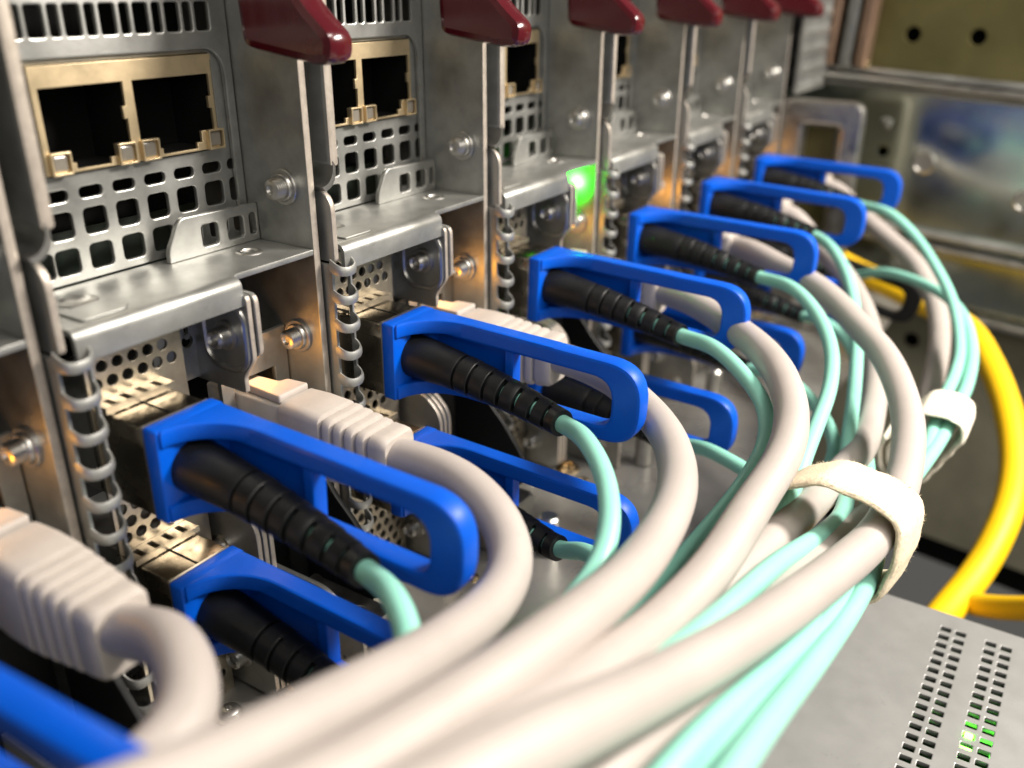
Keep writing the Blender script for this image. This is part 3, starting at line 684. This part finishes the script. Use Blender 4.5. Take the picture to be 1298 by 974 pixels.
CORDS = {
 'g0': [(-9.4, -32.9, -24.3), (-12.7, -40.9, -22.9), (-15.5, -44.9, -23.4), (-18.5, -46.8, -23.8), (-22.5, -47.8, -23.0), (-27.5, -48.9, -21.4), (-34.0, -50.4, -18.2)],
 'g1': [(40.2, -33.3, -27.0), (37.7, -41.7, -27.1), (34.5, -48.2, -28.7), (29.9, -52.5, -30.2), (21.8, -55.6, -29.6), (9.4, -57.8, -26.3), (-4.6, -59.9, -20.9), (-16.6, -61.3, -15.8), (-25.7, -62.2, -12.0), (-33.5, -63.1, -8.2)],
 'g2': [(89.1, -36.1, -28.7), (79.2, -48.2, -27.8), (71.4, -56.2, -27.7), (63.9, -61.5, -28.6), (55.5, -64.9, -29.0), (45.5, -67.1, -28.5), (31.1, -69.2, -26.2), (15.0, -70.7, -21.6), (-0.7, -71.3, -17.5), (-12.2, -71.0, -14.4), (-22.1, -71.2, -11.1), (-29.7, -71.2, -8.2)],
 'g3': [(133.9, -35.3, -26.7), (124.7, -47.2, -26.7), (112.6, -58.3, -26.1), (100.8, -66.2, -26.0), (91.5, -71.0, -27.4), (84.3, -73.1, -28.8), (76.3, -74.1, -30.2), (65.4, -74.1, -31.2), (45.0, -75.0, -31.5), (30.1, -74.8, -30.0), (16.4, -74.8, -26.3), (3.6, -75.2, -21.6), (-8.3, -75.5, -17.2), (-18.3, -75.2, -13.7)],
 'g4': [(185.9, -31.5, -27.1), (178.9, -41.7, -28.2), (167.7, -55.4, -29.0), (152.8, -68.7, -31.7), (141.6, -76.8, -33.1), (131.1, -82.3, -35.2), (120.8, -86.2, -37.0), (112.3, -88.2, -38.4), (101.2, -89.8, -39.2), (87.5, -90.6, -38.9), (75.5, -89.9, -38.7), (56.2, -87.4, -35.3), (32.3, -85.1, -28.5), (17.5, -82.9, -24.4), (5.8, -81.5, -20.1), (-4.4, -80.4, -15.8), (-13.3, -79.6, -12.1), (-21.5, -78.6, -9.3)],
 'g5': [(236.1, -35.8, -35.7), (225.5, -47.4, -40.3), (209.2, -57.8, -44.6), (190.5, -65.3, -47.3), (168.9, -71.4, -48.6), (147.8, -75.3, -49.0), (126.2, -77.9, -48.8), (110.7, -77.2, -47.7), (86.2, -76.5, -44.0), (66.8, -75.9, -40.6), (50.5, -75.8, -36.9), (33.3, -76.2, -32.9), (17.3, -76.0, -28.6), (4.4, -75.3, -24.9), (-5.9, -74.7, -21.6), (-14.7, -74.5, -18.4)],
 'g6': [(284.9, -39.1, -36.0), (275.4, -53.8, -42.5), (266.1, -62.0, -45.4), (256.5, -68.3, -49.2), (243.7, -74.1, -53.3), (232.2, -77.3, -56.7), (217.9, -79.5, -59.3), (200.9, -81.1, -61.4), (173.1, -84.2, -61.2), (134.6, -86.6, -55.8), (102.7, -86.1, -49.2), (80.4, -84.0, -44.4), (61.0, -82.7, -40.1), (38.9, -82.6, -35.1), (21.1, -82.1, -31.3), (8.9, -81.0, -28.4), (-1.0, -80.0, -26.2)],
 'a1': [(9.2, -49.6, -24.1), (7.1, -53.1, -24.9), (4.4, -55.9, -26.0), (0.2, -56.8, -27.8), (-6.2, -57.0, -27.8), (-14.0, -56.3, -27.0)],
 'a1l': [(9.0, -52.1, -47.2), (4.6, -56.2, -45.9), (-1.7, -57.3, -44.2)],
 'a2': [(56.6, -48.8, -24.5), (51.0, -54.6, -25.1), (44.5, -59.3, -25.9), (39.0, -62.1, -27.4), (32.7, -63.7, -28.8), (23.5, -64.0, -29.3), (11.3, -63.4, -29.7), (-0.0, -63.2, -28.6), (-9.2, -62.7, -28.1)],
 'a2l': [(60.6, -48.0, -48.0), (58.0, -53.9, -47.8), (52.6, -59.4, -47.3), (41.3, -61.7, -47.0), (24.7, -62.0, -44.3), (10.4, -61.8, -41.6), (0.9, -62.0, -40.1)],
 'a3': [(107.7, -50.3, -25.7), (102.5, -57.5, -27.1), (97.4, -63.4, -29.0), (93.3, -66.6, -31.0), (88.6, -68.0, -34.1), (79.3, -68.0, -36.9), (63.0, -66.9, -39.3), (39.1, -66.1, -39.3), (18.3, -65.6, -36.2), (2.4, -65.3, -33.8)],
 'a3l': [(108.6, -50.7, -48.9), (106.1, -56.8, -48.9), (104.1, -62.2, -49.3), (98.2, -67.4, -49.7), (84.1, -69.9, -49.9), (62.3, -69.4, -48.6), (34.3, -68.8, -44.2), (14.7, -67.8, -40.7), (4.9, -67.6, -39.3)],
 'a4': [(156.1, -50.9, -25.9), (149.3, -57.8, -27.4), (142.4, -63.2, -29.8), (134.5, -67.2, -32.3), (124.2, -70.0, -35.6), (112.0, -71.3, -38.2), (101.3, -72.3, -40.0), (90.8, -73.5, -41.6), (79.1, -74.2, -42.4), (61.3, -74.2, -41.5), (41.1, -74.5, -38.3), (22.0, -74.2, -34.8), (5.0, -73.3, -31.4)],
 'a4l': [(159.7, -50.3, -50.3), (155.7, -57.5, -51.8), (146.8, -65.5, -53.8), (137.6, -70.2, -54.8), (128.2, -71.9, -55.0), (114.3, -72.7, -55.1), (99.5, -72.9, -53.8), (76.2, -72.7, -51.0), (49.2, -73.1, -45.8), (27.3, -73.1, -40.6), (12.1, -73.4, -37.7)],
 'a5': [(203.0, -48.9, -28.1), (193.7, -55.5, -31.8), (184.3, -60.0, -35.3), (172.3, -64.2, -38.5), (161.0, -67.4, -41.5), (143.5, -71.5, -45.2), (130.0, -74.2, -47.0), (115.8, -77.2, -48.0), (91.9, -82.2, -45.0), (54.7, -80.6, -34.8), (35.5, -79.7, -30.7), (22.8, -78.5, -28.5), (11.4, -77.0, -26.3), (0.3, -75.9, -23.8)],
 'a5l': [(205.6, -48.7, -50.2), (199.2, -55.7, -51.2), (187.2, -62.6, -52.6), (167.2, -69.0, -54.0), (144.9, -74.8, -54.0), (115.2, -81.9, -49.8), (87.5, -87.2, -47.2), (69.6, -88.2, -45.4), (38.2, -87.9, -35.5), (24.5, -87.1, -30.9), (15.3, -86.5, -28.0), (8.2, -86.1, -26.1), (-0.2, -85.8, -24.4)],
 'a6': [(254.5, -53.2, -27.1), (247.8, -63.1, -32.0), (237.4, -71.0, -36.8), (228.5, -77.3, -41.6), (216.4, -82.3, -45.8), (201.1, -86.2, -50.0), (187.8, -87.2, -51.9), (172.1, -87.3, -52.3), (148.5, -88.5, -51.6), (127.4, -89.4, -50.6), (100.6, -87.7, -47.6), (80.5, -90.2, -46.7), (66.4, -90.6, -44.6), (38.6, -90.8, -35.8), (22.3, -90.9, -29.9), (12.3, -90.9, -26.7), (3.3, -91.0, -24.0)],
 'a6l': [(255.1, -54.1, -46.7), (246.3, -65.7, -45.4), (234.7, -75.7, -45.1), (219.8, -83.7, -46.1), (203.0, -89.0, -49.9), (187.2, -90.7, -52.3), (166.5, -90.9, -52.3), (140.8, -90.4, -51.2), (115.3, -89.1, -48.5), (92.7, -88.0, -45.7), (74.4, -88.3, -46.1), (54.1, -88.7, -40.8), (30.3, -88.3, -33.8), (15.8, -88.3, -29.2), (5.2, -88.2, -27.0)],
}


patch_cable(0, 'grey network cable in the lower left corner with a ribbed boot filling the frame edge', CORDS['g0'])
patch_cable(1, 'grey network cable whose ribbed boot lies behind the nearest big blue loop', CORDS['g1'])
patch_cable(2, 'grey network cable coming out behind the second blue loop', CORDS['g2'])
patch_cable(3, 'grey network cable coming out behind the third upper blue loop', CORDS['g3'])
patch_cable(4, 'grey network cable on top of the bundle, looping over to the larger cream strap', CORDS['g4'])
patch_cable(5, 'grey network cable joining from behind under the larger cream strap', CORDS['g5'])
patch_cable(6, 'farthest grey network cable, held by the small white strap', CORDS['g6'])

optical_cable(0, False, 'blue pull tab loop cut off at the lower left corner', [(-44, -52, -22), (-60, -56, -22), (-80, -57, -20)], end=-72, rz=-5.6)
optical_cable(1, False, 'aqua optical cable with the nearest large blue loop, upper port', CORDS['a1'])
optical_cable(1, True, 'aqua optical cable under the nearest large blue loop, lower port', CORDS['a1l'])
optical_cable(2, False, 'aqua optical cable with the sharp second blue loop, upper port', CORDS['a2'])
optical_cable(2, True, 'aqua optical cable in the lower port below the second blue loop', CORDS['a2l'])
optical_cable(3, False, 'aqua optical cable with the third upper blue loop, beside the green glow', CORDS['a3'])
optical_cable(3, True, 'aqua optical cable in the lower port below the third upper blue loop', CORDS['a3l'])
optical_cable(4, False, 'aqua optical cable with the fourth upper blue loop', CORDS['a4'])
optical_cable(4, True, 'aqua optical cable in the lower port below the fourth upper blue loop', CORDS['a4l'])
optical_cable(5, False, 'aqua optical cable with the fifth upper blue loop, second from the far end', CORDS['a5'])
optical_cable(5, True, 'aqua optical cable in the lower port below the fifth upper blue loop', CORDS['a5l'])
optical_cable(6, False, 'aqua optical cable with the smallest, farthest blue loop', CORDS['a6'])
optical_cable(6, True, 'aqua optical cable with the black loop in front of the yellow cables', CORDS['a6l'], 'black_tab', -71, rz=13.5)

# ------------------------------------------------------------------ straps round the bundles
def hull(pts):
    pts = sorted(pts); L = []
    for seq in (pts, pts[::-1]):
        h = []
        for p in seq:
            while len(h) > 1 and (h[-1][0]-h[-2][0])*(p[1]-h[-2][1])-(h[-1][1]-h[-2][1])*(p[0]-h[-2][0]) <= 0: h.pop()
            h.append(p)
        L += h[:-1]
    return L
def strap(label, c, axis, reach, w, seed, mname, gap=0.9, arch=None):
    """a band wound tightly round the cords that pass through this plane"""
    rnd = random.Random(seed); c = Vector(c)
    axis = Vector(axis).normalized(); up = (Vector((0, 0, 1))-axis*axis.z).normalized(); side = axis.cross(up)
    pts2 = []
    for path, r in RUNS:
        for s in (-0.38, 0.0, 0.38):
            cc = c+axis*w*s
            for p, q in zip(path, path[1:]):
                da, db = (p-cc).dot(axis), (q-cc).dot(axis)
                if da*db <= 0 and abs(da-db) > 1e-6:
                    x = p.lerp(q, da/(da-db))-c; u, v = x.dot(side), x.dot(up)
                    if math.hypot(u, v) < reach:
                        pts2 += [(u+(r+gap)*math.cos(math.pi*k/12), v+(r+gap)*math.sin(math.pi*k/12)) for k in range(24)]
    if arch: pts2 += [(arch[0]+arch[2]*math.cos(math.pi*k/12), arch[1]+arch[2]*math.sin(math.pi*k/12)) for k in range(24)]
    H = [Vector((a, b_, 0)) for a, b_ in hull(pts2)]
    ring = []
    P = sum((((H[i]-H[i-1]).length) for i in range(len(H))), 0.0); n = 84
    for k in range(n):
        s = P*k/n
        for i in range(len(H)):
            d = (H[(i+1) % len(H)]-H[i]).length
            if s <= d: ring.append(H[i].lerp(H[(i+1) % len(H)], s/d)); break
            s -= d
    n = len(ring)
    for _ in range(5): ring = [ring[i]*0.5+(ring[i-1]+ring[(i+1) % n])*0.25 for i in range(n)]
    st = max(range(n), key=lambda i: -ring[i].y+ring[i].x*0.2); ring = ring[st:]+ring[:st]
    o = thing('cable_strap', label, 'cable strap', c, 'cream cable straps')
    secs = []; nrs = []; lap = int(n*1.22)
    for i in range(lap):
        p, a, e = ring[i % n], ring[(i-1) % n], ring[(i+1) % n]; t = (e-a).normalized(); nv = Vector((t.y, -t.x, 0))
        g = 0.25+1.75*min(1.0, max(0.0, (i-n*0.86)/(n*0.16)))+0.12*math.sin(i*0.9+seed)
        q = p+nv*g; cen = side*q.x+up*q.y; nr = side*nv.x+up*nv.y; nrs.append(nr)
        sec = []; m = 14; skew = 0.5*math.sin(2*math.pi*i/n*2+seed)+0.9*(i/lap-0.5)
        for k in range(m):
            tt = 2*math.pi*k/m; ex = math.copysign(abs(math.cos(tt))**0.4, math.cos(tt)); ey = math.copysign(abs(math.sin(tt))**0.7, math.sin(tt))
            sec.append(cen+axis*(ex*w/2*(1+rnd.uniform(-0.012, 0.012))+skew)+nr*(ey*0.72+rnd.uniform(-0.05, 0.05)))
        secs.append(sec)
    n = lap
    vs, fs = loft(secs)
    part('band', MB().add(vs, fs, mname), o)
    # fibres standing off the rim
    fz = MB()
    for q in range(1100):
        i = rnd.randrange(n); k = rnd.choice([0, 7, 1, 6, 13, 8, 2, 5]); p = secs[i][k]; nr = nrs[i]
        d = (nr*rnd.uniform(0.0, 0.8)+axis*(0.7 if k in (0, 1, 13) else -0.7 if k in (6, 7, 8) else 0)+Vector((rnd.uniform(-.5, .5), rnd.uniform(-.5, .5), rnd.uniform(-.5, .5)))).normalized()
        L = rnd.uniform(0.25, 0.7); s = d.orthogonal().normalized()*0.045; t2 = d.cross(s).normalized()*0.045
        fz.add([p+s, p-s*0.5+t2, p-s*0.5-t2, p+d*L], [(0, 1, 3), (1, 2, 3), (2, 0, 3)], mname)
    part('fuzz', fz, o, kind='stuff')
    return o
strap('larger cream fabric strap bunching the grey and aqua cables', (81.5, -82.6, -43.2), (-0.97, 0.08, 0.16), 14.5, 15.0, 3, 'velcro', 0.9, (0.0, 2.0, 8.4))
strap('smaller white fabric strap round the far cables near the yellow cable', (158.5, -87.8, -54.4), (-0.98, 0.0, 0.04), 12.0, 17.0, 8, 'velcro_white', 2.0)

# ------------------------------------------------------------------ yellow cables
def yellow(label, pts, r):
    o = bpy.data.objects.new('yellow_cable', MB().tube(relax(smooth_path([Vector(p) for p in pts], 2.5), 6), r, 20, 'yellow').mesh('yellow_cable'))
    COL.objects.link(o); o['label'] = label; o['category'] = 'cable'; o['group'] = 'yellow cables'
    return o
yellow('thick yellow cable hanging down beside the small white strap', [(322, 5, -52), (315.4, -15.0, -57.4), (310.9, -32.7, -62.8), (306.5, -49.2, -66.5), (299.5, -65.3, -69.8), (290.5, -79.2, -71.7), (272.5, -90.9, -78.1), (250.9, -100.5, -86.4), (231.3, -106.0, -95.7), (211.9, -106.4, -103.5), (197.3, -103.4, -112.6), (182.1, -99.2, -116.5), (160, -95, -117)], 4.4)
yellow('yellow cable running along the far edge of the switch to the right', [(187.0, -102.0, -117.0), (184.4, -105.6, -115.2), (175.0, -115.8, -105.8), (164.5, -126.4, -94.4), (140, -150, -75)], 3.2)
